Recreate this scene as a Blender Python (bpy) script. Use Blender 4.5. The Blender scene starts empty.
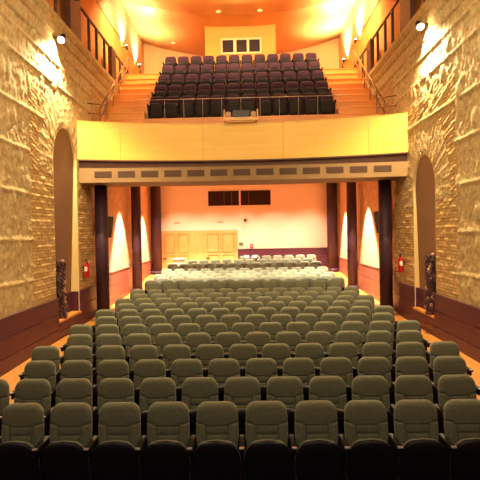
import bpy, bmesh, math, random
from mathutils import Vector, Matrix, noise
random.seed(7)
C = bpy.context.scene.collection
PI = math.pi

# ------------------------------------------------------------------ materials
def srgb(r, g, b):
    f = lambda c: (c/12.92 if c <= .04045 else ((c+.055)/1.055)**2.4)
    return (f(r/255), f(g/255), f(b/255), 1)

def mat(name, col, rough=.6, metal=0, spec=.5, var=None, vscale=6, bump=0, bscale=40, emit=None, estr=0, stretch=None, coat=0, sheen=0):
    m = bpy.data.materials.new(name); m.use_nodes = True
    nt = m.node_tree; b = nt.nodes['Principled BSDF']
    b.inputs['Base Color'].default_value = col
    b.inputs['Roughness'].default_value = rough
    b.inputs['Metallic'].default_value = metal
    b.inputs['Specular IOR Level'].default_value = spec
    if coat: b.inputs['Coat Weight'].default_value = coat; b.inputs['Coat Roughness'].default_value = .2
    if sheen: b.inputs['Sheen Weight'].default_value = sheen; b.inputs['Sheen Roughness'].default_value = .5
    if var or bump:
        tc = nt.nodes.new('ShaderNodeTexCoord'); mp = nt.nodes.new('ShaderNodeMapping')
        nt.links.new(tc.outputs['Object'], mp.inputs['Vector'])
        if stretch: mp.inputs['Scale'].default_value = stretch
    if var:
        n = nt.nodes.new('ShaderNodeTexNoise'); n.inputs['Scale'].default_value = vscale; n.inputs['Detail'].default_value = 6
        n.inputs['Roughness'].default_value = .65
        nt.links.new(mp.outputs['Vector'], n.inputs['Vector'])
        r = nt.nodes.new('ShaderNodeValToRGB')
        r.color_ramp.elements[0].color = var; r.color_ramp.elements[0].position = .33
        r.color_ramp.elements[1].color = col; r.color_ramp.elements[1].position = .66
        nt.links.new(n.outputs['Fac'], r.inputs['Fac']); nt.links.new(r.outputs['Color'], b.inputs['Base Color'])
    if bump:
        n2 = nt.nodes.new('ShaderNodeTexNoise'); n2.inputs['Scale'].default_value = bscale; n2.inputs['Detail'].default_value = 5
        nt.links.new(mp.outputs['Vector'], n2.inputs['Vector'])
        bp = nt.nodes.new('ShaderNodeBump'); bp.inputs['Strength'].default_value = bump; bp.inputs['Distance'].default_value = .02
        nt.links.new(n2.outputs['Fac'], bp.inputs['Height']); nt.links.new(bp.outputs['Normal'], b.inputs['Normal'])
    if emit:
        b.inputs['Emission Color'].default_value = emit; b.inputs['Emission Strength'].default_value = estr
    return m

def brick_mat(name, c1, c2, mortar, w=.3, h=.075, strength=.7, msize=.012):
    m = mat(name, c1, rough=.85, spec=.2); nt = m.node_tree; b = nt.nodes['Principled BSDF']
    tc = nt.nodes.new('ShaderNodeTexCoord'); sx = nt.nodes.new('ShaderNodeSeparateXYZ'); cx = nt.nodes.new('ShaderNodeCombineXYZ')
    nt.links.new(tc.outputs['Object'], sx.inputs[0])
    nt.links.new(sx.outputs['Y'], cx.inputs['X']); nt.links.new(sx.outputs['Z'], cx.inputs['Y'])
    br = nt.nodes.new('ShaderNodeTexBrick'); nt.links.new(cx.outputs[0], br.inputs['Vector'])
    br.inputs['Color1'].default_value = c1; br.inputs['Color2'].default_value = c2; br.inputs['Mortar'].default_value = mortar
    br.inputs['Scale'].default_value = 1; br.inputs['Mortar Size'].default_value = msize
    br.inputs['Brick Width'].default_value = w; br.inputs['Row Height'].default_value = h
    ns = nt.nodes.new('ShaderNodeTexNoise'); ns.inputs['Scale'].default_value = 9; ns.inputs['Detail'].default_value = 6
    nt.links.new(tc.outputs['Object'], ns.inputs['Vector'])
    mx = nt.nodes.new('ShaderNodeMix'); mx.data_type = 'RGBA'; mx.blend_type = 'OVERLAY'; mx.inputs['Factor'].default_value = .55
    nt.links.new(br.outputs['Color'], mx.inputs['A']); nt.links.new(ns.outputs['Color'], mx.inputs['B'])
    hs = nt.nodes.new('ShaderNodeRGBToBW'); nt.links.new(ns.outputs['Color'], hs.inputs[0])
    nt.links.new(hs.outputs[0], mx.inputs['B'])
    nt.links.new(mx.outputs['Result'], b.inputs['Base Color'])
    ad = nt.nodes.new('ShaderNodeMath'); ad.operation = 'SUBTRACT'
    nt.links.new(ns.outputs['Fac'], ad.inputs[0]); nt.links.new(br.outputs['Fac'], ad.inputs[1])
    bp = nt.nodes.new('ShaderNodeBump'); bp.inputs['Strength'].default_value = strength; bp.inputs['Distance'].default_value = .03
    nt.links.new(ad.outputs[0], bp.inputs['Height']); nt.links.new(bp.outputs['Normal'], b.inputs['Normal'])
    return m

def wood(name, c1, c2, rough=.35, scale=3, stretch=(1, 1, 12), bump=.0):
    return mat(name, c1, rough=rough, var=c2, vscale=scale, stretch=stretch, bump=bump)

M = {}
M['fabric'] = mat('green_fabric', srgb(116,115,92), rough=.95, spec=.15, var=srgb(90,90,72), vscale=60, bump=.35, bscale=300, sheen=.15)
M['purple'] = mat('purple_fabric', srgb(72,48,68), rough=.95, spec=.15, var=srgb(58,38,54), vscale=50, bump=.3, bscale=250)
M['black'] = mat('black_plastic', srgb(20,15,23), rough=.5, spec=.25, bump=.15, bscale=220)
M['arm'] = mat('armrest_black', srgb(16,12,16), rough=.55, spec=.25)
M['greyplate'] = mat('grey_metal', srgb(190,185,180), rough=.35, metal=.6)
M['maroon'] = wood('maroon_panel', srgb(86,36,54), srgb(72,30,44), rough=.45, scale=2, stretch=(1,.3,6))
M['column'] = mat('dark_column', srgb(68,40,52), rough=.5, spec=.3, var=srgb(56,32,42), vscale=8)
M['stone'] = mat('relief_stone', srgb(204,182,132), rough=.9, spec=.2, var=srgb(164,138,92), vscale=7, bump=1.0, bscale=30)
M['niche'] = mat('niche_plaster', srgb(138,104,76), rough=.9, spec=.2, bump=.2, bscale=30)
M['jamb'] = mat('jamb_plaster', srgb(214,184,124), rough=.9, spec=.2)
M['brick'] = brick_mat('upper_brick', srgb(214,170,128), srgb(190,140,100), srgb(225,200,165), w=.3, h=.09)
M['tanbrick'] = brick_mat('tan_brick', srgb(196,160,104), srgb(170,132,80), srgb(150,118,72), w=.32, h=.085)
M['wallbrick'] = brick_mat('old_wall_brick', srgb(208,178,120), srgb(184,150,96), srgb(172,140,90), w=.26, h=.075, strength=.6, msize=.014)
M['plaster'] = mat('back_plaster', srgb(234,206,184), rough=.85, spec=.2)
M['cream'] = mat('upper_plaster', srgb(246,222,176), rough=.85, spec=.2)
M['rough'] = mat('side_plaster', srgb(216,176,140), rough=.9, spec=.2, var=srgb(196,142,106), vscale=5, bump=.8, bscale=16)
M['orange'] = mat('orange_plaster', srgb(232,166,92), rough=.8, spec=.25, var=srgb(224,154,82), vscale=2)
M['booth'] = mat('booth_plaster', srgb(230,168,88), rough=.8, spec=.25)
M['stair'] = wood('stair_wood', srgb(230,164,84), srgb(214,142,64), rough=.35, scale=2, stretch=(.5,6,2))
M['fascia'] = wood('yellow_wood', srgb(236,190,80), srgb(228,182,60), rough=.42, scale=1.6, stretch=(.35,.35,7))
M['lightwood'] = wood('orange_wood', srgb(216,150,70), srgb(196,128,54), rough=.4, scale=2, stretch=(.5,6,2))
M['door_edge'] = wood('door_moulding', srgb(186,126,62), srgb(172,112,50), rough=.5)
M['door'] = wood('door_wood', srgb(220,164,98), srgb(206,146,78), rough=.5, scale=2, stretch=(8,8,.6))
M['ceil'] = wood('ceiling_wood', srgb(208,158,98), srgb(194,140,80), rough=.3, scale=1.5, stretch=(1,.2,1))
M['beam'] = mat('beam_paint', srgb(140,110,70), rough=.7, var=srgb(132,102,64), vscale=3)
M['darkband'] = mat('dark_band', srgb(96,62,52), rough=.7)
M['ventdark'] = mat('vent_dark', srgb(82,54,38), rough=.7)
M['rail'] = mat('dark_wood_rail', srgb(84,50,38), rough=.45, var=srgb(66,38,30), vscale=5)
M['metal'] = mat('brown_metal', srgb(140,100,70), rough=.35, metal=.5)
M['lampblack'] = mat('lamp_black', srgb(34,26,26), rough=.4)
M['lens'] = mat('lamp_lens', srgb(255,240,210), emit=srgb(255,228,170), estr=150)
M['lens2'] = mat('downlight_lens', srgb(255,240,210), emit=srgb(255,220,150), estr=.8)
M['glassdark'] = mat('dark_glass', srgb(44,24,28), rough=.5, spec=.2)
M['red'] = mat('extinguisher_red', srgb(190,30,34), rough=.3, spec=.5)
M['white'] = mat('white_paper', srgb(236,228,216), rough=.7)
M['green_sign'] = mat('green_sign', srgb(70,96,56), rough=.5)
M['red_sign'] = mat('red_sign', srgb(200,52,46), rough=.5)
M['floorw'] = wood('floor_wood', srgb(192,132,58), srgb(176,114,46), rough=.45, scale=2, stretch=(6,.6,1))
M['garl_dark'] = mat('sculpture_maroon', srgb(70,38,40), rough=.6)
M['garl_light'] = mat('sculpture_cream', srgb(168,124,100), rough=.6)
M['beige'] = mat('beige_tray', srgb(226,180,124), rough=.5)
M['bluedark'] = mat('dark_blue_panel', srgb(40,32,44), rough=.25)

# ------------------------------------------------------------------ helpers
def link(name, bm, m, parent=None, smooth=False, loc=None):
    me = bpy.data.meshes.new(name); bm.normal_update(); bm.to_mesh(me); bm.free()
    for x in (m if isinstance(m, (list, tuple)) else [m]): me.materials.append(x)
    if smooth:
        for p in me.polygons: p.use_smooth = True
    o = bpy.data.objects.new(name, me); C.objects.link(o)
    if parent: o.parent = parent
    if loc: o.location = loc
    return o

def tag(o, label, cat, group=None):
    o['label'] = label; o['category'] = cat
    if group: o['group'] = group
    return o

def thing(name, label, cat, loc=(0,0,0), group=None, rot=None):
    o = bpy.data.objects.new(name, None); C.objects.link(o); o.location = loc
    o.empty_display_size = .1
    if rot: o.rotation_euler = rot
    return tag(o, label, cat, group)

def struct(name, bm, m, parent=None, smooth=False):
    o = link(name, bm, m, parent, smooth)
    if not parent: o['kind'] = 'structure'
    return o

def box(bm, x0, x1, y0, y1, z0, z1, bev=0, seg=2, mi=0):
    r = bmesh.ops.create_cube(bm, size=1)
    vs = r['verts']
    for v in vs:
        v.co = Vector(((x0+x1)/2 + v.co.x*(x1-x0), (y0+y1)/2 + v.co.y*(y1-y0), (z0+z1)/2 + v.co.z*(z1-z0)))
    fs = list({f for v in vs for f in v.link_faces})
    for f in fs: f.material_index = mi
    if bev:
        es = list({e for v in vs for e in v.link_edges})
        bmesh.ops.bevel(bm, geom=es, offset=bev, segments=seg, affect='EDGES', profile=.5)
    return bm

def cyl(bm, p0, p1, r0, r1=None, n=12, mi=0, cap=True):
    p0, p1 = Vector(p0), Vector(p1); r1 = r0 if r1 is None else r1
    d = p1-p0
    q = d.to_track_quat('Z', 'Y').to_matrix().to_4x4()
    r = bmesh.ops.create_cone(bm, cap_ends=cap, segments=n, radius1=r0, radius2=r1, depth=d.length,
                              matrix=Matrix.Translation((p0+p1)/2) @ q)
    for f in {f for v in r['verts'] for f in v.link_faces}: f.material_index = mi
    return bm

def tube(bm, pts, r, n=8, mi=0):
    pts = [Vector(p) for p in pts]; rings = []
    for i, p in enumerate(pts):
        d = (pts[min(i+1, len(pts)-1)] - pts[max(i-1, 0)]).normalized()
        q = d.to_track_quat('Z', 'Y')
        rings.append([bm.verts.new(p + q @ Vector((r*math.cos(2*PI*k/n), r*math.sin(2*PI*k/n), 0))) for k in range(n)])
    for a, b in zip(rings, rings[1:]):
        for k in range(n):
            f = bm.faces.new((a[k], a[(k+1) % n], b[(k+1) % n], b[k])); f.material_index = mi
    bm.faces.new(rings[0][::-1]); bm.faces.new(rings[-1])
    return bm

def lathe(bm, prof, c=(0,0,0), n=24, mi=0):
    rings = []
    for r, z in prof:
        rings.append([bm.verts.new((c[0]+r*math.cos(2*PI*k/n), c[1]+r*math.sin(2*PI*k/n), c[2]+z)) for k in range(n)])
    for a, b in zip(rings, rings[1:]):
        for k in range(n):
            f = bm.faces.new((a[k], a[(k+1) % n], b[(k+1) % n], b[k])); f.material_index = mi; f.smooth = True
    bm.faces.new(rings[0][::-1]).material_index = mi; bm.faces.new(rings[-1]).material_index = mi
    return bm

def extrude_profile(bm, prof, axis_pts):
    """prof: list of (a, z); axis_pts: list of functions mapping (a, z) -> point; closed prism through the stations"""
    rings = [[bm.verts.new(fn(a, z)) for a, z in prof] for fn in axis_pts]
    n = len(prof)
    for a, b in zip(rings, rings[1:]):
        for k in range(n): bm.faces.new((a[k], a[(k+1) % n], b[(k+1) % n], b[k]))
    bm.faces.new(rings[0][::-1]); bm.faces.new(rings[-1])
    bmesh.ops.recalc_face_normals(bm, faces=bm.faces)
    return bm

def lerp(pts, x):
    if x <= pts[0][0]: return pts[0][1]
    for (a, b), (c, d) in zip(pts, pts[1:]):
        if x <= c: return b + (d-b)*(x-a)/(c-a)
    return pts[-1][1]

B = bmesh.new
ORD = ['zeroth','first','second','third','fourth','fifth','sixth','seventh','eighth','ninth','tenth','eleventh','twelfth','thirteenth',
       'fourteenth','fifteenth','sixteenth','seventeenth','eighteenth','nineteenth','twentieth','twenty-first','twenty-second']

# ------------------------------------------------------------------ room shell
W = 4.75          # half width of the hall
YB = 28.6         # back wall
YS = -3.0         # stage end
FL = [(-3,0),(6,0),(16.65,.15),(18.1,.22),(20,.245),(22,.30),(24,.39),(25.75,.55),(26.7,.665),(28.6,.70)]
def floor_z(y): return lerp(FL, y)

bm = B()
ys = [YS, 6] + [6+.5*i for i in range(1, 45)] + [YB]
top = [[bm.verts.new((x, y, floor_z(y))) for x in (-W-.1, -3.35, 3.35, W+.1)] for y in ys]
for a, b in zip(top, top[1:]):
    for k in range(3):
        f = bm.faces.new((a[k], a[k+1], b[k+1], b[k])); f.material_index = 1 if k == 1 and b[0].co.y < 17.2 else 0
M['carpet'] = mat('dark_carpet', srgb(30,20,24), rough=.95, spec=.1, bump=.3, bscale=200)
struct('floor', bm, [M['floorw'], M['carpet']])

# ---- side walls of the front hall with relief, brick and arch niche
NICHE = {-1: dict(yc=15.03, r=.975, top=5.64, sill=.58), 1: dict(yc=14.81, r=.88, top=4.68, sill=.60)}
BANDS = [1.78, 2.70, 3.73, 4.70, 5.62, 6.69, 7.25]
def arch_sd(y, z, nc):
    sp = nc['top'] - nc['r']
    if z > sp: return math.hypot(y-nc['yc'], z-sp) - nc['r'], sp
    return abs(y-nc['yc']) - nc['r'], sp

def relief(y, z, s, nc):
    n1 = noise.noise(Vector((y*1.3, z*1.3, s*7.1)))
    n2 = noise.noise(Vector((y*4.2, z*4.2, s*3.3+4)))
    n3 = noise.noise(Vector((y*9.5, z*9.5, s*2.7+9)))
    sd, sp = arch_sd(y, z, nc)
    h = 0
    panel = max(0, min(1, (12.55 - y + .12*n1)/.12))
    high = max(0, min(1, (z - 6.0 + .5*n1)/.6))
    rel = max(panel, high)
    # carved panels: soft figure-like lumps
    v = noise.voronoi(Vector((y*2.1, z*1.5, s*5)))[0]
    n4 = noise.noise(Vector((y*17, z*17, s*1.7+2)))
    fig = min(.04, max(0, .42 - v[0])*.14) + .018*max(0, n2+.1) + .014*n3 + .008*n4
    vv = noise.voronoi(Vector((y*5.2, z*4.1, s*5+3)))[0]
    fig += min(.02, max(0, .35 - vv[0])*.06)
    # brickwork
    row = math.floor(z/.15); fz = z/.15 - row
    yy = y/.26 + .5*(row % 2); col = math.floor(yy)
    cell = noise.cell(Vector((col*1.37+.2, row*1.91+.3, s*3+.5)))
    brick = .018 + .012*cell + .010*n3 + .008*n2
    if fz < .26: brick -= .009
    # fan of long bricks round the arch
    if z > sp-.35 and 0 < sd < 1.05 + .15*n1:
        ang = math.atan2(z-sp, y-nc['yc'])
        k = ang/(PI/46); fk = k - math.floor(k)
        brick = .012 + .007*noise.cell(Vector((math.floor(k)*1.7+.1, math.floor(sd/.5)+.3, s))) + .007*n3 - (.009 if fk < .24 else 0)
        rel *= .15
    # jagged oblique bricks fanning beside the arch
    elif rel < .5 and z > sp-.5:
        t = z - .28*(nc['yc']-y) + .06*n1
        row = math.floor(t/.12); fz = t/.12-row
        brick = .014 + .018*noise.cell(Vector((math.floor(y/.35)+.5, row+.5, s))) + .010*n3 - (.016 if fz < .35 else 0)
    h = rel*fig + (1-rel)*brick
    # string courses
    for b in BANDS:
        bz = b + .015*n2 - .012*(y-11)
        d = abs(z-bz)
        if d < .055 and (rel > .4 or b > 5.5) and sd > .9: h = max(h, .038*(1-(d/.055)**4)+.012*n3)
    return h

def hall_wall(s, name):
    nc = NICHE[s]; step = .034
    y0, y1, z0, z1 = 8.2, 17.6, .55, 7.75
    ny, nz = int((y1-y0)/step), int((z1-z0)/step)
    bm = B(); V = {}
    for i in range(ny+1):
        y = y0 + (y1-y0)*i/ny
        for j in range(nz+1):
            z = z0 + (z1-z0)*j/nz
            yy, zz = y, z
            sd, sp = arch_sd(y, z, nc)
            if abs(sd) < step*.75:
                if z > sp:
                    d = Vector((y-nc['yc'], z-sp)).normalized(); yy, zz = nc['yc']+d.x*nc['r'], sp+d.y*nc['r']
                else: yy = nc['yc'] + math.copysign(nc['r'], y-nc['yc'])
                h = 0
            elif sd < -step*1.6: continue
            else:
                h = relief(y, z, s, nc)*min(1, max(0, sd/.12))
            if z < 1.3: h *= max(0, (z-1.1)/.2)
            V[i, j] = bm.verts.new((s*(W-h), yy, zz))
    for i in range(ny):
        for j in range(nz):
            q = [V.get(k) for k in ((i,j),(i+1,j),(i+1,j+1),(i,j+1))]
            if None in q: continue
            cy = sum(v.co.y for v in q)/4; cz = sum(v.co.z for v in q)/4
            if arch_sd(cy, cz, nc)[0] < 0: continue
            f = bm.faces.new(q if s < 0 else q[::-1]); f.smooth = True
            if cy > 12.5 and cz < 6.1 + .3*noise.noise(Vector((cy*1.3, 0, 3))) and not (cz > nc['top']-nc['r']-.35 and arch_sd(cy, cz, nc)[0] < 1.0): f.material_index = 1
    # plain continuation towards the stage and below
    for (a, b, c, d) in ((YS, y0, 0, z1), (y0, nc['yc']-nc['r'], 0, z0), (nc['yc']+nc['r'], y1, 0, z0), (nc['yc']-nc['r'], nc['yc']+nc['r'], 0, z0)):
        f = bm.faces.new([bm.verts.new((s*W, p, q)) for p, q in ((a,c),(b,c),(b,d),(a,d))])
    o = struct(name, bm, [M['stone'], M['wallbrick']])
    # niche: back, reveals, low panelled base and sill
    DB, DT = (.26, .05) if s < 0 else (.15, .04)
    def D(z): return DB + (DT-DB)*(z-nc['sill'])/(nc['top']-nc['sill'])
    bm = B()
    pts = [(nc['yc']-nc['r'], nc['sill'])]
    sp = nc['top']-nc['r']
    pts += [(nc['yc']+nc['r']*math.cos(PI-PI*k/28), sp+nc['r']*math.sin(PI*k/28)) for k in range(29)]
    pts += [(nc['yc']+nc['r'], nc['sill'])]
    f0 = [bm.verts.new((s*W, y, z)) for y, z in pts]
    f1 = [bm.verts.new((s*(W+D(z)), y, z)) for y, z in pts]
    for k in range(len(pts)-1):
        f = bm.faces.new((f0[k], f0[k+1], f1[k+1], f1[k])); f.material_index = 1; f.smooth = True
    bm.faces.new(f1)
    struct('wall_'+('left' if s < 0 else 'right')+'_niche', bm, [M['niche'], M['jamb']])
    bm = B()
    a, b = nc['yc']-nc['r'], nc['yc']+nc['r']
    box(bm, min(s*(W-.06), s*(W+DB)), max(s*(W-.06), s*(W+DB)), a, b, nc['sill']-.06, nc['sill'])
    struct('trim_%d' % (1 if s < 0 else 2), bm, M['lightwood'])
    return o

hall_wall(-1, 'wall_left'); hall_wall(1, 'wall_right')

M['redwood'] = wood('red_brown_panel', srgb(146,80,62), srgb(126,66,52), rough=.45, scale=2, stretch=(1,.3,6))
def wainscot(s, name, segs, m='maroon'):
    bm = B()
    for (y0, y1, ztop, th2) in segs:
        n = 3
        zb = -.02
        lines = [zb + (ztop-zb)*k/n for k in range(n+1)]
        for k in range(n):
            x0, x1 = sorted((s*W, s*(W-th2)))
            box(bm, x0, x1, y0, y1, lines[k]+(.012 if k else 0), lines[k+1], bev=.006, seg=1)
        x0, x1 = sorted((s*W, s*(W-th2-.02)))
        box(bm, x0, x1, y0, y1, ztop-.0, ztop+.035, bev=.006, seg=1)
    struct(name, bm, M[m])
for s, nm in ((-1,'left'), (1,'right')):
    nc = NICHE[s]; a, b = nc['yc']-nc['r'], nc['yc']+nc['r']
    wainscot(s, 'baseboard_'+nm, [(YS, a, 1.14, .06), (b, 17.6, 1.14, .06), (a, b, nc['sill']-.12, .06)])
    # panelled base inside the niche
    bm = B()
    DN = .26 if s < 0 else .15
    x0, x1 = sorted((s*(W+DN-.06), s*(W+DN)))
    box(bm, x0, x1, a, b, nc['sill'], .86, bev=.008, seg=1)
    box(bm, x0, x1, a, b, .875, 1.14, bev=.008, seg=1)
    x0, x1 = sorted((s*(W+.02), s*(W+DN)))
    box(bm, x0, x1, b-.05, b, nc['sill'], 1.14, bev=.008, seg=1)
    struct('baseboard_%s_niche' % nm, bm, M['maroon'])
    # rear part below the balcony
    bm = B()
    f = bm.faces.new([bm.verts.new((s*W, y, z)) for y, z in ((17.6,0),(YB,0),(YB,5.35),(17.6,5.35))])
    struct('wall_%s_rear' % nm, bm, M['rough'])
    wainscot(s, 'baseboard_%s_rear' % nm, [(17.6, YB, 1.38, .05)], m='redwood')
    # part above the balcony floor
    bm = B()
    f = bm.faces.new([bm.verts.new((s*W, y, z)) for y, z in ((17.6,5.35),(YB,5.35),(YB,7.75),(17.6,7.75))])
    struct('wall_%s_balcony' % nm, bm, M['tanbrick'])
    # cornice
    prof = [(0,7.5),(.04,7.56),(.05,7.72),(.02,7.75),(.02,7.86),(.07,7.92),(.10,8.02),(.10,8.1),(.14,8.14),(.19,8.22),(.19,8.33),(-.3,8.33),(-.3,7.5)]
    bm = B()
    extrude_profile(bm, prof, [(lambda a, z, y=y, s=s: (s*(W-a), y, z)) for y in (YS, YB)])
    struct('trim_%d' % (3 if s < 0 else 4), bm, M['stone'])
    # gallery wall: orange plaster below, brick above
    XG = 4.98
    bm = B()
    bm.faces.new([bm.verts.new((s*XG, y, z)) for y, z in ((YS,8.33),(YB,8.33),(YB,10.86),(YS,10.86))])
    struct('wall_%s_gallery' % nm, bm, M['orange'])
    bm = B()
    x0, x1 = sorted((s*(XG-.03), s*(XG+.05)))
    box(bm, x0, x1, YS, YB, 10.86, 13.1)
    struct('wall_%s_upper' % nm, bm, M['brick'])

# back wall, split by the balcony slab
bm = B()
bm.faces.new([bm.verts.new((x, YB, z)) for x, z in ((-W-.3,0),(W+.3,0),(W+.3,5.6),(-W-.3,5.6))])
struct('wall_back', bm, M['plaster'])
bm = B()
bm.faces.new([bm.verts.new((x, YB, z)) for x, z in ((-5.1,5.6),(5.1,5.6),(5.1,13.2),(-5.1,13.2))])
struct('wall_back_upper', bm, M['cream'])
bm = B()
bm.faces.new([bm.verts.new((x, YS, z)) for x, z in ((-5.1,0),(-5.1,13.2),(5.1,13.2),(5.1,0))])
struct('wall_stage', bm, M['darkband'])
bm = B()
for k in range(3): box(bm, -.33, W-.05, YB-.05, YB, .66+.4*k, 1.05+.4*k, bev=.006, seg=1)
box(bm, -.33, W-.05, YB-.065, YB, 1.85, 1.885, bev=.006, seg=1)
struct('baseboard_back', bm, M['maroon'])

# ceilings
bm = B()
xs = [-5.1+10.2*i/24 for i in range(25)]
def cz1(x, y): return 11.72 + .031*x*x
def cz2(x, y):
    t = (y-23.2)/(YB-23.2); return (12.0-.38*t) + (.022+.013*t)*x*x
def sheet(bm, ys, fn, th=.12):
    lo = [[bm.verts.new((x, y, fn(x, y))) for x in xs] for y in ys]
    hi = [[bm.verts.new((x, y, fn(x, y)+th)) for x in xs] for y in ys]
    for a, b in zip(lo, lo[1:]):
        for k in range(len(xs)-1): bm.faces.new((a[k], b[k], b[k+1], a[k+1])).smooth = True
    for a, b in zip(hi, hi[1:]):
        for k in range(len(xs)-1): bm.faces.new((a[k], a[k+1], b[k+1], b[k]))
    for row, inv in ((0, 0), (-1, 1)):
        for k in range(len(xs)-1):
            q = (lo[row][k], lo[row][k+1], hi[row][k+1], hi[row][k]); bm.faces.new(q[::-1] if inv else q)
sheet(bm, [YS, 4, 10, 16, 20, 22, 23.3], cz1, .35)
struct('ceiling', bm, M['ceil'])
bm = B(); sheet(bm, [23.2 + (YB-23.2)*i/8 for i in range(9)], cz2, .2)
struct('ceiling_rear', bm, M['ceil'])

# projection booth box at the back of the balcony, with its window
bm = B(); box(bm, -1.57, 1.56, 25.0, YB, 9.16, 12.3)
struct('wall_booth', bm, M['booth'])
def window(name, x0, x1, y, z0, z1, bars, fw, fm, glass, depth=.05):
    o = thing('window', '', '')
    for k in list(o.keys()): del o[k]
    o.name = name; o['kind'] = 'structure'; o.location = ((x0+x1)/2, y, z0)
    cx = (x0+x1)/2
    bm = B()
    if fw:
        box(bm, x0-cx-fw, x1-cx+fw, -depth, 0, -fw, 0, bev=.006, seg=1); box(bm, x0-cx-fw, x1-cx+fw, -depth, 0, z1-z0, z1-z0+fw, bev=.006, seg=1)
        box(bm, x0-cx-fw, x0-cx, -depth, 0, 0, z1-z0, bev=.006, seg=1); box(bm, x1-cx, x1-cx+fw, -depth, 0, 0, z1-z0, bev=.006, seg=1)
        for b0, b1 in bars: box(bm, b0-cx, b1-cx, -depth, 0, 0, z1-z0, bev=.006, seg=1)
        link('window_frame', bm, fm, o); bm = B()
    edges = [x0] + [e for b in bars for e in b] + [x1]
    for a, b in zip(edges[::2], edges[1::2]):
        bm = B() if bm is None else bm
        box(bm, a-cx, b-cx, -.02, -.004, 0, z1-z0)
        link('pane', bm, glass, o); bm = None
    return o
window('window_1', -.80, .86, 25.0, 10.72, 11.27, [(-.31,-.18),(.28,.385)], .075, M['cream'], M['glassdark'], .06)
window('window_2', -1.77, -.25, YB, 4.13, 4.83, [], .03, M['darkband'], M['glassdark'], .03)
window('window_3', -.11, 1.36, YB, 4.13, 4.83, [], .03, M['darkband'], M['glassdark'], .03)
bm = B()
for x in (-1.0, -.62, .25): box(bm, x, x+.035, YB-.035, YB-.022, 4.16, 4.80)
struct('trim_5', bm, M['darkband'])

# doors in the back wall: light wood surround with two double doors
bm = B()
box(bm, -4.28, -.33, YB-.05, YB-.005, .66, 2.86, bev=.005, seg=1)
struct('trim_6', bm, M['door'])
def door(n, x0, x1):
    o = bpy.data.objects.new('door_%d' % n, None); C.objects.link(o); o['kind'] = 'structure'; o.location = ((x0+x1)/2, YB-.05, .69)
    w = (x1-x0)/2
    for s in (-1, 1):
        a, b = (-w+.005, -.006) if s < 0 else (.006, w-.005)
        bm = B(); box(bm, a, b, -.045, 0, 0, 2.12, bev=.006, seg=1)
        lf = link('leaf', bm, M['door'], o)
        for (p, q) in ((.12, .92), (1.04, 2.0)):
            bm = B()
            for (u0, u1, v0, v1) in ((a+.09, b-.09, p, p+.03), (a+.09, b-.09, q-.03, q), (a+.09, a+.12, p, q), (b-.12, b-.09, p, q)):
                box(bm, u0, u1, -.075, -.045, v0, v1, bev=.005, seg=1)
            link('raised_panel', bm, M['door_edge'], lf)
    bm = B(); box(bm, -w+.02, -w+.2, -.065, -.045, .72, .80, bev=.006, seg=1); cyl(bm, (-w+.06,-.045,.76), (-w+.06,-.11,.76), .012); cyl(bm, (-w+.06,-.11,.76), (-w+.18,-.11,.76), .012)
    link('door_handle', bm, M['ventdark'], o)
door(1, -4.16, -2.76); door(2, -1.97, -.42)

# ------------------------------------------------------------------ balcony
R_F = (4.75**2 + .95**2)/(2*.95)
def fy(x, base=16.1): return base + .95 - (R_F - math.sqrt(R_F*R_F - x*x))
def curved(bm, prof, xs_, base=16.1):
    extrude_profile(bm, prof, [(lambda a, z, x=x: (x, fy(x, base)+a, z)) for x in xs_])
def xr(a, b, n): return [a+(b-a)*k/n for k in range(n+1)]
seams = [-4.75, -3.58, -1.16, 1.27, 3.7, 4.75]
bm = B()
for a, b in zip(seams, seams[1:]):
    curved(bm, [(0,4.96),(0,6.05),(.1,6.05),(.1,4.96)], xr(a+.006, b-.006, 8))
o = struct('trim_7', bm, M['fascia'])
bm = B(); curved(bm, [(.012,4.97),(.012,6.0),(.11,6.0),(.11,4.97)], xr(-4.75,4.75,24)); struct('trim_8', bm, M['lightwood'])
bm = B(); curved(bm, [(-.015,6.05),(-.015,6.07),(.28,6.07),(.28,6.05)], xr(-4.75,4.75,24)); struct('trim_9', bm, M['fascia'])
bm = B(); curved(bm, [(-.02,4.92),(-.02,4.96),(.2,4.96),(.2,4.92)], xr(-4.75,4.75,24)); struct('trim_10', bm, M['darkband'])
bm = B(); curved(bm, [(.12,4.5),(.12,4.92),(.5,4.92),(.5,4.5)], xr(-4.75,4.75,24)); struct('trim_11', bm, M['darkband'])
# long beam with recessed grilles; shallow bow like the photo
def by(x): return 16.2 + .25*(1-(x/4.75)**2)
bm = B()
extrude_profile(bm, [(0,4.28),(0,4.70),(1.75,4.70),(1.75,4.28)], [(lambda a, z, x=x: (x, by(x)+a*(1-.14*abs(x)/4.75), z)) for x in xr(-4.75,4.75,24)])
struct('trim_12', bm, M['beam'])
nv = 13
for i in range(nv):
    x = -4.05 + 8.1*i/(nv-1)
    side = ('%s from the left' % ORD[i+1]) if i < 7 else ('%s from the right' % ORD[nv-i])
    if i == 6: side = 'the middle one, seventh from either end'
    o = thing('air_vent', 'dark slotted air vent in beam below the balcony, ' + side, 'vent', (x, by(x), 4.515), 'air vents along the balcony beam')
    o.rotation_euler = (0, 0, -2*.25*x/4.75**2)
    bm = B(); w, h = .25, .095
    box(bm, -w, w, -.006, 0, -h, h)
    link('grille_back', bm, M['ventdark'], o)
    bm = B()
    for k in range(4): box(bm, -w, w, -.016, -.006, -h+.02+k*.045, -h+.035+k*.045)
    link('slats', bm, M['ventdark'], o)
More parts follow.
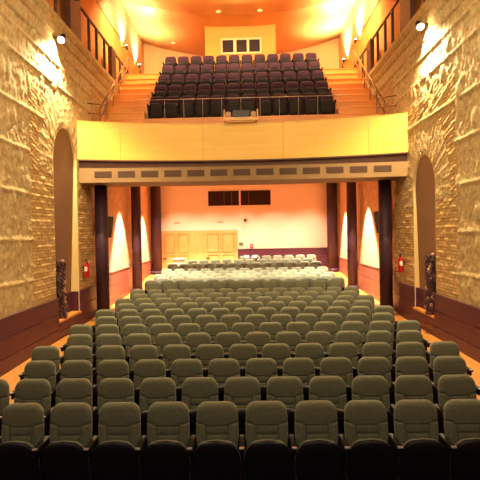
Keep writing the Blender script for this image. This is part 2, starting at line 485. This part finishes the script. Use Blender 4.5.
# slab, underside and stepped seating
bm = B()
extrude_profile(bm, [(.11,4.98),(.11,5.7),(3,5.7),(3,4.98)], [(lambda a, z, x=x: (x, (fy(x)+a if a < 2 else 18.6), z)) for x in xr(-4.75,4.75,24)])
struct('floor_balcony_front', bm, M['lightwood'])
bm = B(); box(bm, -W, W, 17.9, YB, 5.3, 5.6); struct('ceiling_under_balcony', bm, M['plaster'])
BY0, BZ0, BRISE = 19.4, 6.555, .653
bm = B()
for i in range(5):
    z0, z1 = 5.6, BZ0 + BRISE*i
    box(bm, -3.27, 3.27, 18.45+i, (19.45+i) if i < 4 else YB, z0, z1)
struct('floor_balcony', bm, M['lightwood'])
for s in (-1, 1):
    bm = B()
    for j in range(10):
        z1 = BZ0 - BRISE/2 + BRISE/2*j
        x0, x1 = sorted((s*3.275, s*(W-.005)))
        ya = 17.95+.5*j; yb = 18.45+.5*j if j < 9 else YB-.005
        box(bm, x0, x1, ya, yb, 5.6, z1-.03)
        box(bm, x0, x1, ya-.025, yb, z1-.03, z1, bev=.008, seg=1)
    struct('floor_steps_'+('left' if s < 0 else 'right'), bm, M['stair'])

# ------------------------------------------------------------------ seats
def seat_backrest():
    bm = B(); w, z0, z1, rc = .232, .40, .95, .105
    gx = [0,.03,.06,.09,.108,.114,.12,.126,.132,.155,.18,.2,.213,.222,.228]
    xs_ = [-x for x in gx[:0:-1]] + gx
    zs = [.40,.44,.48,.53,.57,.60,.618,.624,.63,.636,.642,.67,.695,.704,.710,.716,.722,.728,.735,.741,.747,.753,.76,.775,.8,.83,.848,.865,.885,.905,.92,.932,.941,.947,.95]
    def wz(z):
        base = w - .02*max(0, (.58-z)/.18)
        base -= .012*max(0, (z-.72)/.23)
        if z > z1-rc: base -= rc - math.sqrt(max(0, rc*rc - (z-(z1-rc))**2))
        return base
    def tilt(z): return .16*(z-.40)
    def depth(x, z, ww):
        e = min(1, max(0, (ww-abs(x))/.05)); d = .055*math.sqrt(1-(1-e)**2)
        e2 = min(1, max(0, (z1-z)/.05)); d *= math.sqrt(1-(1-e2)**2) if e2 < 1 else 1
        d += .006*max(0, 1-((z-.84)/.1)**2)
        if z < .735 and abs(x) > .115: d += .016*math.sin(min(1, (abs(x)-.115)/.11)*PI)
        g = 0
        def groove(dist): return max(0, 1-abs(dist)/.010)
        ax = abs(x)
        if z < .722: g = max(g, groove(ax-.12))
        if ax < .12:
            g = max(g, groove(z-.716)); g = max(g, groove(z-.63))
        else:
            zz = .716 + .031*min(1, (ax-.12)/.05)
            g = max(g, groove(z-zz))
        return d - .024*g
    F, K = [], []
    for z in zs:
        ww = wz(z)
        F.append([bm.verts.new((x*ww/w, tilt(z)-.005-depth(x*ww/w, z, ww), z)) for x in xs_])
        K.append([bm.verts.new((x*ww/w, tilt(z)+.012, z)) for x in xs_])
    n = len(xs_)
    for a, b in zip(F, F[1:]):
        for k in range(n-1): bm.faces.new((a[k], a[k+1], b[k+1], b[k])).smooth = True
    for i in range(len(zs)-1):
        bm.faces.new((F[i][0], F[i+1][0], K[i+1][0], K[i][0])).smooth = True
        bm.faces.new((F[i][-1], K[i][-1], K[i+1][-1], F[i+1][-1])).smooth = True
    for k in range(n-1):
        bm.faces.new((F[-1][k], F[-1][k+1], K[-1][k+1], K[-1][k])).smooth = True
        bm.faces.new((F[0][k], K[0][k], K[0][k+1], F[0][k+1])).smooth = True
    for a, b in zip(K, K[1:]):
        for k in range(n-1): bm.faces.new((a[k], b[k], b[k+1], a[k+1])).smooth = True
    return bm

def seat_shell():                                   # hard plastic back of the seat
    bm = B(); w, z0, z1, rc = .215, .32, .925, .1
    prof = []
    for k in range(9):
        a = PI/2*k/8; prof.append((w-rc+rc*math.cos(a), z1-rc+rc*math.sin(a)))
    right = [(w-.03, z0), (w, z0+.08)] + prof
    outline = right + [(-x, z) for x, z in right[::-1]]
    a = [bm.verts.new((x, .16*(z-.4)+.012, z)) for x, z in outline]
    b = [bm.verts.new((x*.94, .16*(z-.4)+.045, z0+(z-z0)*.985)) for x, z in outline]
    n = len(outline)
    for k in range(n): bm.faces.new((a[k], a[(k+1) % n], b[(k+1) % n], b[k]))
    bm.faces.new(a[::-1]); bm.faces.new(b)
    bmesh.ops.recalc_face_normals(bm, faces=bm.faces)
    return bm

def pan_outline():
    pts = []
    w, z0, z1 = .242, .15, .642
    right = [(w-.05, z0), (w-.012, z0+.05), (w, z0+.15), (w, z0+.26)]
    for k in range(1, 11):
        a = PI/2*k/10; right.append((.095 + (w-.095)*math.cos(a), z0+.26+(z1-.012-z0-.26)*math.sin(a)))
    right.append((0, z1))
    return right + [(-x, z) for x, z in right[-2::-1]]
def seat_pan():                                      # tipped-up plywood / plastic underside
    bm = B(); o = pan_outline(); n = len(o)
    def y0(z): return -.155 - .10*(z-.17)/.47
    rings = []
    for (sc, dy) in ((1, .03), (1, .0), (.985, -.012), (.92, -.022), (.55, -.03)):
        rings.append([bm.verts.new((x*sc, y0(.40+(z-.40)*sc)+dy, .40+(z-.40)*sc)) for x, z in o])
    for a, b in zip(rings, rings[1:]):
        for k in range(n): bm.faces.new((a[k], b[k], b[(k+1) % n], a[(k+1) % n])).smooth = True
    bm.faces.new(rings[-1][::-1]); bm.faces.new(rings[0])
    bmesh.ops.recalc_face_normals(bm, faces=bm.faces)
    return bm
def seat_cushion():
    bm = B(); o = pan_outline(); n = len(o)
    def y0(z): return -.155 - .10*(z-.17)/.47
    rings = []
    for (sc, dy) in ((.97, .03), (.985, .05), (.97, .085), (.85, .105), (.5, .115)):
        rings.append([bm.verts.new((x*sc, y0(.40+(z-.40)*sc)+dy, .40+(z-.40)*sc)) for x, z in o])
    for a, b in zip(rings, rings[1:]):
        for k in range(n): bm.faces.new((a[k], a[(k+1) % n], b[(k+1) % n], b[k])).smooth = True
    bm.faces.new(rings[-1]); bm.faces.new(rings[0][::-1])
    bmesh.ops.recalc_face_normals(bm, faces=bm.faces)
    return bm
def seat_bolt():
    bm = B(); cyl(bm, (0,-.235,.345), (0,-.242,.345), .013, n=10)
    box(bm, -.12, .12, -.238, -.234, .392, .397)
    return bm
PITCH = .53
def seat_stand():
    bm = B()
    box(bm, -.017, .017, -.16, .06, .03, .56, bev=.008, seg=1)
    box(bm, -.03, .03, -.22, .12, 0, .035, bev=.008, seg=1)
    return bm
def seat_armrest():
    bm = B(); box(bm, -.03, .03, -.33, .07, .56, .60, bev=.014, seg=2)
    box(bm, -.02, .02, -.30, -.16, .50, .565, bev=.012, seg=1)
    return bm
def seat_plate():
    bm = B(); box(bm, -.026, .026, -.342, -.30, .588, .604, bev=.003, seg=1); return bm
MESH = {}
for nm, fn, m in (('backrest', seat_backrest, 'fabric'), ('back_shell', seat_shell, 'black'), ('seat_pan', seat_pan, 'black'),
                  ('seat_cushion', seat_cushion, 'fabric'), ('fixing_bolt', seat_bolt, 'arm'), ('side_stand', seat_stand, 'black'),
                  ('armrest', seat_armrest, 'arm'), ('end_plate', seat_plate, 'greyplate')):
    me = bpy.data.meshes.new(nm); bm = fn(); bm.normal_update(); bm.to_mesh(me); bm.free(); me.materials.append(M[m]); MESH[nm] = me
for nm in ('backrest', 'seat_cushion'):
    me = MESH[nm].copy(); me.name = nm+'_purple'; me.materials[0] = M['purple']; MESH[nm+'_purple'] = me
def part(nm, parent, mesh=None, x=0):
    o = bpy.data.objects.new(nm, MESH[mesh or nm]); C.objects.link(o); o.parent = parent
    if x: o.location.x = x
    return o
def seat(x, y, z, label, group, kind='', last=False, bolt=True):
    t = thing('auditorium_seat', label, 'seat', (x, y, z), group)
    part('backrest', t, 'backrest'+kind); part('back_shell', t)
    p = part('seat_pan', t); part('seat_cushion', p, 'seat_cushion'+kind)
    if bolt: part('fixing_bolt', p)
    for sx in ([-1, 1] if last else [-1]):
        part('side_stand', t, x=sx*PITCH/2); a = part('armrest', t, x=sx*PITCH/2)
        if bolt: part('end_plate', a)
    return t

def row_y(n): return 6.0403 + .9646*(n-1) if n <= 12 else 18.144 + .95*(n-13)
TOPZ = {13:1.168,14:1.175,15:1.19,16:1.215,17:1.25,18:1.29,19:1.34,20:1.41,21:1.505,22:1.615}
def side_word(i, n):                                  # i = 0.. n-1 from the left
    if i == 0: return 'leftmost'
    if i == n-1: return 'rightmost'
    if i*2 == n-1: return 'middle one'
    return (ORD[i+1]+' from left') if i < n/2 else (ORD[n-i]+' from right')
for n in range(1, 23):
    ks = [-5.5+i for i in range(12)] if n % 2 else [-6+i for i in range(13)]
    if n == 1: ks = ks[1:-1]
    if n == 21: ks = ks[1:]
    if n == 22: ks = [k for k in ks if k >= 0]
    rz = (.0135*(n-1)) if n <= 12 else TOPZ[n]-.947
    rowname = 'front row' if n == 1 else ('back row' if n == 22 else ORD[n]+' row from the front')
    for i, k in enumerate(ks):
        shade = 'green' if n <= 13 else 'brightly lit green'
        lab = '%s fabric auditorium seat, %s in the %s' % (shade, side_word(i, len(ks)), rowname)
        seat(k*PITCH, row_y(n)-.085, rz-.004, lab, 'green seats in the stalls', '', last=(i == len(ks)-1), bolt=(n <= 8))
# balcony seats
for r in range(5):
    for i in range(12):
        k = -5.5+i
        lab = 'dark purple balcony seat, %s in the %s of the balcony' % (side_word(i, 12), 'front row' if r == 0 else ('top row' if r == 4 else ORD[r+1]+' row'))
        seat(k*PITCH, BY0+r*1.0-.085, BZ0+BRISE*r, lab, 'purple seats on the balcony', '_purple', last=(i == 11), bolt=False)

# ------------------------------------------------------------------ columns
def column(x, y, r, z0, z1, label):
    o = thing('column', label, 'column', (x, y, z0))
    bm = B(); lathe(bm, [(r, 0), (r, z1-z0)], n=32); link('shaft', bm, M['column'], o)
    bm = B(); lathe(bm, [(r+.03, 0), (r+.03, .14), (r+.005, .17)], n=32); link('base', bm, M['column'], o)
column(-4.4, 17.32, .2, floor_z(17.32), 4.29, 'dark maroon round column at left, nearest the stage, below the balcony beam')
column(4.4, 17.45, .2, floor_z(17.45), 4.29, 'dark maroon round column at right, nearest the stage, below the balcony beam')
column(-4.4, 22.9, .2, floor_z(22.9), 5.31, 'dark maroon round column in the middle of the left wall under the balcony')
column(4.4, 22.9, .2, floor_z(22.9), 5.31, 'dark maroon round column in the middle of the right wall under the balcony')
column(-4.4, 28.0, .26, floor_z(28.0), 5.31, 'dark maroon round column in the back left corner beside the wooden doors')
column(4.4, 28.0, .26, floor_z(28.0), 5.31, 'dark maroon round column in the back right corner under the balcony')

# ------------------------------------------------------------------ gallery balustrades above the cornice
for s, nm in ((-1,'left'), (1,'right')):
    o = thing('balustrade', 'dark brown wooden balustrade along the gallery above the %s wall' % nm, 'railing', (s*4.68, 17, 8.33))
    bm = B(); box(bm, -.035, .035, -10, 7.2, 1.12, 1.19, bev=.01, seg=1); link('handrail', bm, M['rail'], o)
    for y, w in ((8.4,.05),(9.4,.05),(10.4,.45),(11.4,.05),(12.4,.05),(13.3,.05),(14.3,.05),(15.8,.5),(17.37,.05),(18.26,.05),(19.28,.05),(20.4,.33),(21.72,.05),(22.8,.05)):
        bm = B(); th = .04 if w < .1 else .07
        box(bm, -th, th, y-17-w, y-17+w, 0, 1.125 if w < .1 else 1.7 if y < 17 else 1.2, bev=.008, seg=1)
        link('post' if w < .1 else 'wide_post', bm, M['rail'], o)

# balcony stair handrails
for s, nm in ((-1,'left'), (1,'right')):
    o = thing('stair_handrail', 'thin brown metal handrail climbing the %s balcony stairs' % nm, 'handrail', (s*4.5, 18, 6.2))
    def P(y, z): return (0, y-18, z-6.2)
    bm = B(); tube(bm, [P(17.75, 6.75), P(22.6, 9.92)], .025); link('upper_rail', bm, M['metal'], o, True)
    bm = B(); tube(bm, [P(17.75, 6.42), P(22.6, 9.58)], .02); link('lower_rail', bm, M['metal'], o, True)
    for j in range(6):
        y = 17.8+.95*j; zf = 5.7 if y < 17.95 else BZ0 - BRISE/2 + BRISE/2*math.floor((y-17.925)/.5)
        bm = B(); cyl(bm, P(y, zf), P(y, 6.75+(y-17.75)*3.17/4.85), .022); link('post', bm, M['metal'], o)
    o = thing('parapet_rail', 'short thin metal rail between parapet and wall at the %s end of the balcony' % nm, 'handrail', (s*4.5, 17.2, 6.1))
    for z in (.42, .72):
        bm = B(); tube(bm, [(s*.22, 0, z), (-s*.25, .3, z)], .02); link('rail', bm, M['metal'], o, True)
    bm = B(); cyl(bm, (-s*.25, .3, -.4), (-s*.25, .3, .74), .02); link('post', bm, M['metal'], o)
# short upright rail at head of each stair
for s, nm in ((-1,'left'), (1,'right')):
    o = thing('landing_rail', 'small dark handrail at the top of the %s balcony stairs' % nm, 'handrail', (s*4.55, 24.2, BZ0+BRISE*4))
    bm = B(); tube(bm, [(0,0,.1),(0,1.3,1.2)], .03); link('rail', bm, M['rail'], o, True)
    for y, z in ((.55,.55), (1.2,1.1)):
        bm = B(); cyl(bm, (0,y,0), (0,y,z), .025); link('post', bm, M['rail'], o)
# front guard rail on the balcony
o = thing('guard_rail', 'thin metal guard rail in front of the first balcony row', 'railing', (0, 18.5, BZ0))
bm = B(); tube(bm, [(-3.2,0,.62),(3.2,0,.62)], .011); link('rail', bm, M['greyplate'], o, True)
for k in range(11):
    bm = B(); cyl(bm, (-3.15+.63*k,0,0), (-3.15+.63*k,0,.62), .007, n=8); link('post', bm, M['greyplate'], o)

# ------------------------------------------------------------------ fittings
# device on the parapet
o = thing('stage_light_bar', 'beige tray with dark box and two small lamps on the balcony parapet', 'stage light', (0, 16.98, 6.07))
bm = B(); box(bm, -.52, .52, -.16, .16, .03, .14, bev=.025); box(bm, -.42, .42, -.1, .1, 0, .035); link('tray', bm, M['beige'], o)
bm = B(); box(bm, -.26, .26, -.1, .12, .14, .36, bev=.012); link('dark_box', bm, M['bluedark'], o)
for s in (-1, 1):
    bm = B(); cyl(bm, (s*.38, -.12, .23), (s*.38, .1, .25), .085, .06, n=16); cyl(bm, (s*.38, .0, .13), (s*.38, .0, .2), .015)
    lm = link('small_lamp', bm, M['metal'], o)
    bm = B(); box(bm, s*.5-.02, s*.5+.02, -.12, .12, .13, .38, bev=.01, seg=1); link('end_bracket', bm, M['beige'], o)

# fire extinguishers
def extinguisher(x, y, z, s, label):
    o = thing('fire_extinguisher', label, 'fire extinguisher', (x, y, z))
    bm = B(); lathe(bm, [(.07,0),(.078,.02),(.08,.36),(.072,.41),(.045,.45),(.03,.47)], n=20); link('cylinder_body', bm, M['red'], o)
    bm = B(); cyl(bm, (0,0,.46), (0,0,.51), .022); box(bm, -.015, .015, -.1, .03, .51, .53); box(bm, -.012, .012, -.09, .0, .545, .56); link('valve', bm, M['lampblack'], o)
    bm = B(); tube(bm, [(0,-.03,.49),(-s*.05,-.08,.47),(-s*.06,-.11,.38),(-s*.05,-.1,.2),(-s*.05,-.095,.12)], .014); link('hose', bm, M['lampblack'], o, True)
    bm = B(); r = .0815
    vs = [[bm.verts.new((r*math.cos(a), r*math.sin(a), h)) for a in [-PI/2-.7+.1*k*1.4 for k in range(11)]] for h in (.2,.33)]
    for k in range(10): bm.faces.new((vs[0][k], vs[0][k+1], vs[1][k+1], vs[1][k]))
    link('paper_label', bm, M['white'], o)
    bm = B(); x0, x1 = sorted((s*.06, s*.135)); box(bm, x0, x1, -.03, .03, .28, .32); link('wall_bracket', bm, M['lampblack'], o)
extinguisher(-4.60, 16.3, 1.5, -1, 'red fire extinguisher on the left wall between the niche and dark column')
extinguisher(4.60, 16.55, 1.5, 1, 'red fire extinguisher on the right wall between the niche and dark column')

# loudspeakers on the side walls behind the front columns
for s, nm in ((-1,'left'), (1,'right')):
    o = thing('loudspeaker', 'black wall loudspeaker tilted down behind the front %s column' % nm, 'loudspeaker', (s*4.47, 18.02, 3.0), rot=(.0, s*-.18, s*.5))
    bm = B(); box(bm, -.16, .16, -.2, .2, -.33, .36, bev=.02); link('cabinet', bm, M['lampblack'], o)
    bm = B(); box(bm, -.14, .14, -.21, -.2, -.3, .33); link('front_grille', bm, M['black'], o)
    bm = B(); cyl(bm, (s*.1, .1, 0), (s*.42, .1, .0), .025); link('wall_bracket', bm, M['lampblack'], o)

# sculptures in the niches
for s, nm in ((-1,'left'), (1,'right')):
    o = thing('niche_sculpture', 'tall knobbly maroon and cream sculpture standing in the %s wall niche' % nm, 'sculpture', (s*(4.80 if s < 0 else 4.73), 14.6 if s < 0 else 14.32, NICHE[s]['sill']))
    rnd = random.Random(3+s)
    bm = B(); bl = B(); lathe(bm, [(.13,0),(.13,.06),(.09,.08),(.07,.5),(.06,1.36),(.03,1.46)], n=14)
    for k in range(150):
        t = k/149; a = k*2.4; rr = .10*(1-.35*t)+.02*rnd.random()
        r = .03+.035*rnd.random()
        tgt = bl if rnd.random() < .2 else bm
        bmesh.ops.create_icosphere(tgt, subdivisions=2, radius=r, matrix=Matrix.Translation((rr*math.cos(a)*.9, rr*math.sin(a)+.02*math.sin(9*t), .1+1.40*t)) @ Matrix.Rotation(a, 4, 'Z') @ Matrix.Diagonal((1,.8,1.25,1)))
    link('twisted_body', bm, M['garl_dark'], o, True); link('cream_knobs', bl, M['garl_light'], o, True)

# spot fittings (housing + lens) ; the light itself is a spot lamp at the lens
def aim(src, dst): return (Vector(dst)-Vector(src)).to_track_quat('-Z', 'Y').to_euler()
def spot_light(name, src, dst, power, col, size=60, blend=.5, rad=.08):
    l = bpy.data.lights.new(name, 'SPOT'); l.energy = power; l.color = col; l.spot_size = math.radians(size); l.spot_blend = blend; l.shadow_soft_size = rad
    o = bpy.data.objects.new(name, l); C.objects.link(o); o.location = src; o.rotation_euler = aim(src, dst); return o
def area_light(name, src, dst, power, col, sx, sy):
    l = bpy.data.lights.new(name, 'AREA'); l.shape = 'RECTANGLE'; l.size = sx; l.size_y = sy; l.energy = power; l.color = col
    o = bpy.data.objects.new(name, l); C.objects.link(o); o.location = src; o.rotation_euler = aim(src, dst); return o
def fixture(name, label, loc, dirv, wallx, lens=True, r=.07, L=.2, lm='lens'):
    o = thing(name, label, 'spotlight', loc)
    d = Vector(dirv).normalized()
    bm = B(); cyl(bm, -d*L, d*.0, r*.75, r, n=18); cyl(bm, -d*(L+.04), -d*L, r*.4, r*.75, n=18); link('housing', bm, M['lampblack'], o)
    bm = B(); tube(bm, [-d*L*.5, Vector((wallx-loc[0], 0, (-d*L*.5).z))], .015); link('wall_arm', bm, M['lampblack'], o, True)
    if lens:
        bm = B(); cyl(bm, d*.001, d*.008, r*.85, n=18); link('lens', bm, M[lm], o)
    return o
WARM = (1, .76, .42); WARM2 = (1, .68, .32); PINK = (1, .80, .60); PINK2 = (1, .84, .62)
HOUSE, FLOOD, FASC, BALC, SCAL, REAR, WASH, FILL, UPL = 300, 2800, 1900, 310, 6500, 3200, 3800, 225, 1550
for s, nm, z in ((-1,'left',7.86), (1,'right',7.93)):
    loc = (s*4.53, 14.2, z-.12)
    fixture('wall_spotlight', 'glaring spotlight under the cornice of the %s relief wall' % nm, loc, (s*.1, -.75, -.8), s*4.74, True, .1, .2)
    d = Vector((s*.12, -.12, -1)).normalized()
    spot_light('wall_wash_'+nm, Vector(loc)+d*.03, Vector(loc)+d*3, WASH, WARM, 140, .8, .04)
for s, nm in ((-1,'left'), (1,'right')):
    for y, z, w in ((23.5, 10.66, 'nearer the stage'), (26.3, 10.7, 'nearer the back wall')):
        loc = (s*4.78, y, z)
        fixture('wall_spotlight', 'small black uplight on the %s gallery wall, %s' % (nm, w), loc, (s*.1, -.1, 1), s*4.95, True, .06, .14)
        spot_light('gallery_uplight', Vector(loc)+Vector((0,0,.03)), (s*4.6, y-.3, z+2), UPL*(.7 if s < 0 else 1.6), (1,.80,.48), 130, .8, .05)
fixture('wall_spotlight', 'black ball-like spotlight on the wide post of the left gallery balustrade', (-4.5, 15.6, 9.35), (.3, -.2, -1), -4.62, False, .1, .2)
# ceiling downlights
for (x, y, lb) in ((-3.29, 27.4, 'small round recessed downlight in rear ceiling above the left stairs'), (-.87, 22.9, 'small round recessed ceiling downlight left of the projection booth'), (.82, 22.9, 'small round recessed ceiling downlight right of the projection booth')):
    z = (cz1 if y < 23.2 else cz2)(x, y)
    o = thing('downlight', lb, 'ceiling light', (x, y, z))
    bm = B(); lathe(bm, [(.13,-.012),(.13,0)], n=24); link('trim_ring', bm, M['beige'], o)
    bm = B(); lathe(bm, [(.095,-.02),(.095,-.013)], n=24); link('lens', bm, M['lens2'], o)

# little things on the back wall
o = thing('exit_sign', 'small green sign on the back wall right of the doors', 'sign', (-.16, YB, 2.13))
bm = B(); box(bm, -.12, .12, -.03, 0, -.1, .1, bev=.008, seg=1); link('sign_case', bm, M['beige'], o)
bm = B(); box(bm, -.095, .095, -.034, -.03, -.07, .07); link('green_face', bm, M['green_sign'], o)
o = thing('fire_alarm_box', 'small red box on the back wall above the dark wainscot', 'alarm', (.38, YB, 2.02))
bm = B(); box(bm, -.08, .08, -.05, 0, -.11, .11, bev=.012); link('case', bm, M['red_sign'], o)
bm = B(); box(bm, -.035, .035, -.054, -.05, -.03, .04); link('white_panel', bm, M['white'], o)
o = thing('security_camera', 'small dome security camera on the back wall below the dark windows', 'camera', (.09, YB, 3.38))
bm = B(); lathe(bm, [(.11,0),(.11,.05),(.09,.07)], n=20); 
for v in bm.verts: v.co = Vector((v.co.x, -v.co.z, v.co.y))
bmesh.ops.recalc_face_normals(bm, faces=bm.faces); link('mount', bm, M['beige'], o)
bm = B(); bmesh.ops.create_uvsphere(bm, u_segments=16, v_segments=10, radius=.075, matrix=Matrix.Translation((-.02,-.09,-.03))); link('dome', bm, M['lampblack'], o, True)
for x, w in ((-3.42, 'left'), (-1.21, 'right')):
    o = thing('wall_vent', 'thin slotted vent on the back wall above the %s pair of doors' % w, 'vent', (x, YB, 3.27), 'slotted vents above the doors')
    bm = B(); box(bm, -.15, .15, -.015, 0, -.04, .04, bev=.004, seg=1); link('vent_plate', bm, M['beige'], o)
    bm = B()
    for k in range(3): box(bm, -.13, .13, -.018, -.014, -.026+.02*k, -.016+.02*k)
    link('slots', bm, M['ventdark'], o)
# white box and papers at the last rows
zf = floor_z(25.95)
o = thing('white_table', 'white covered table at left end of the rear rows by the doors', 'table', (-3.02, 25.85, zf))
bm = B(); box(bm, -.27, .27, -.22, .22, .96, 1.0, bev=.01, seg=1); link('tabletop', bm, M['white'], o)
bm = B(); box(bm, -.25, .25, -.2, .2, .02, .96, bev=.01, seg=1); link('cloth_skirt', bm, M['white'], o)
for x, w in ((0, 'leftmost'), (PITCH, 'second')):
    o = thing('paper_sheet', 'white sheet draped over the %s seat of the back row' % w, 'paper', (x+(.12 if not x else -.02), row_y(22)-.085, TOPZ[22]))
    bm = B(); xs_ = xr(-.11, .11, 4)
    prof = [(-.045,-.17),(-.03,-.03),(-.005,.012),(.05,.014),(.125,.0),(.145,-.1)]
    a = [[bm.verts.new((q+.006*math.sin(q*40), y, z+.004)) for y, z in prof] for q in xs_]
    for p, q in zip(a, a[1:]):
        for k in range(len(prof)-1): bm.faces.new((p[k], q[k], q[k+1], p[k+1])).smooth = True
    sh = link('sheet', bm, M['white'], o); sm = sh.modifiers.new('s', 'SOLIDIFY'); sm.thickness = .004; sm.offset = 1

# ------------------------------------------------------------------ light
# house lights high over the stalls, plus fill spots added for walls and fascia
for x in (-2.4, 2.4):
    area_light('house_light', (x, 7.0, 11.3), (x*.8, 10.5, 0), HOUSE, WARM, 1.4, 1.4)
    spot_light('wall_fill', (x*1.5, 4.5, 9.8), (-math.copysign(4.75, x), 12.6, 4.2), FLOOD, (1,.84,.53), 62, .9, .15)
    spot_light('fascia_fill', (x*1.3, .5, 8.6), (x*.9, 16.8, 5.9), FASC, (1,.76,.40), 32, .9, .15)
# balcony
for x in (-3.6, 0, 3.6):
    area_light('balcony_light', (x, 20.6, 11.5), (x, 22.6, 8), BALC, WARM2, .5, .5)
# under the balcony: wall washers between columns, downlights over the rear rows, fill added for the lower back wall
for s in (-1, 1):
    for y, e in ((21.4, 1), (26.2, .9)):
        spot_light('wall_scallop', (s*3.8, y, 5.25), (s*3.86, y, 1.2), SCAL*e, PINK, 60, .4, .03)
for x in (-3.2, -1.6, 0, 1.6, 3.2):
    spot_light('rear_downlight', (x, 18.7, 5.25), (x, 20.9, 1), REAR, PINK2, 54, .35, .06)
    spot_light('rear_downlight', (x, 25.0, 5.25), (x, 26.3, 1), REAR*.65, PINK2, 62, .4, .06)
    spot_light('back_wall_fill', (x, 25.9, 5.25), (x, 28.6, 1.2), REAR*.33, PINK, 62, 1, .1)
area_light('stage_fill', (0, -2.2, 6.4), (0, 10, 1.5), FILL, (1,.86,.66), 6, 1.5)
w = bpy.data.worlds.new('World'); bpy.context.scene.world = w; w.use_nodes = True
w.node_tree.nodes['Background'].inputs['Color'].default_value = (.05, .03, .015, 1)
w.node_tree.nodes['Background'].inputs['Strength'].default_value = .3

# ------------------------------------------------------------------ camera
yaw, pit, rol = .0309, .0154, .018
F = Vector((-math.sin(yaw)*math.cos(pit), math.cos(yaw)*math.cos(pit), -math.sin(pit)))
Rr = Vector((math.cos(yaw), math.sin(yaw), 0)); U = Rr.cross(F)
R2 = Rr*math.cos(rol) - U*math.sin(rol); U2 = Rr*math.sin(rol) + U*math.cos(rol)
cd = bpy.data.cameras.new('camera'); cam = bpy.data.objects.new('camera', cd); C.objects.link(cam)
mw = Matrix.Identity(4)
for r in range(3): mw[r][0] = R2[r]; mw[r][1] = U2[r]; mw[r][2] = -F[r]
mw[0][3], mw[1][3], mw[2][3] = .0732, 0, 2.79
cam.matrix_world = mw
cd.sensor_width = 36; cd.sensor_fit = 'HORIZONTAL'; cd.lens = 560/480*36; cd.shift_x = 11.8/480; cd.clip_start = .05; cd.clip_end = 100
sc = bpy.context.scene; sc.camera = cam
sc.view_settings.view_transform = 'Standard'; sc.view_settings.look = 'None'; sc.view_settings.gamma = 1; sc.view_settings.exposure = 0
sc.view_settings.use_curve_mapping = False
sc.cycles.max_bounces = 6
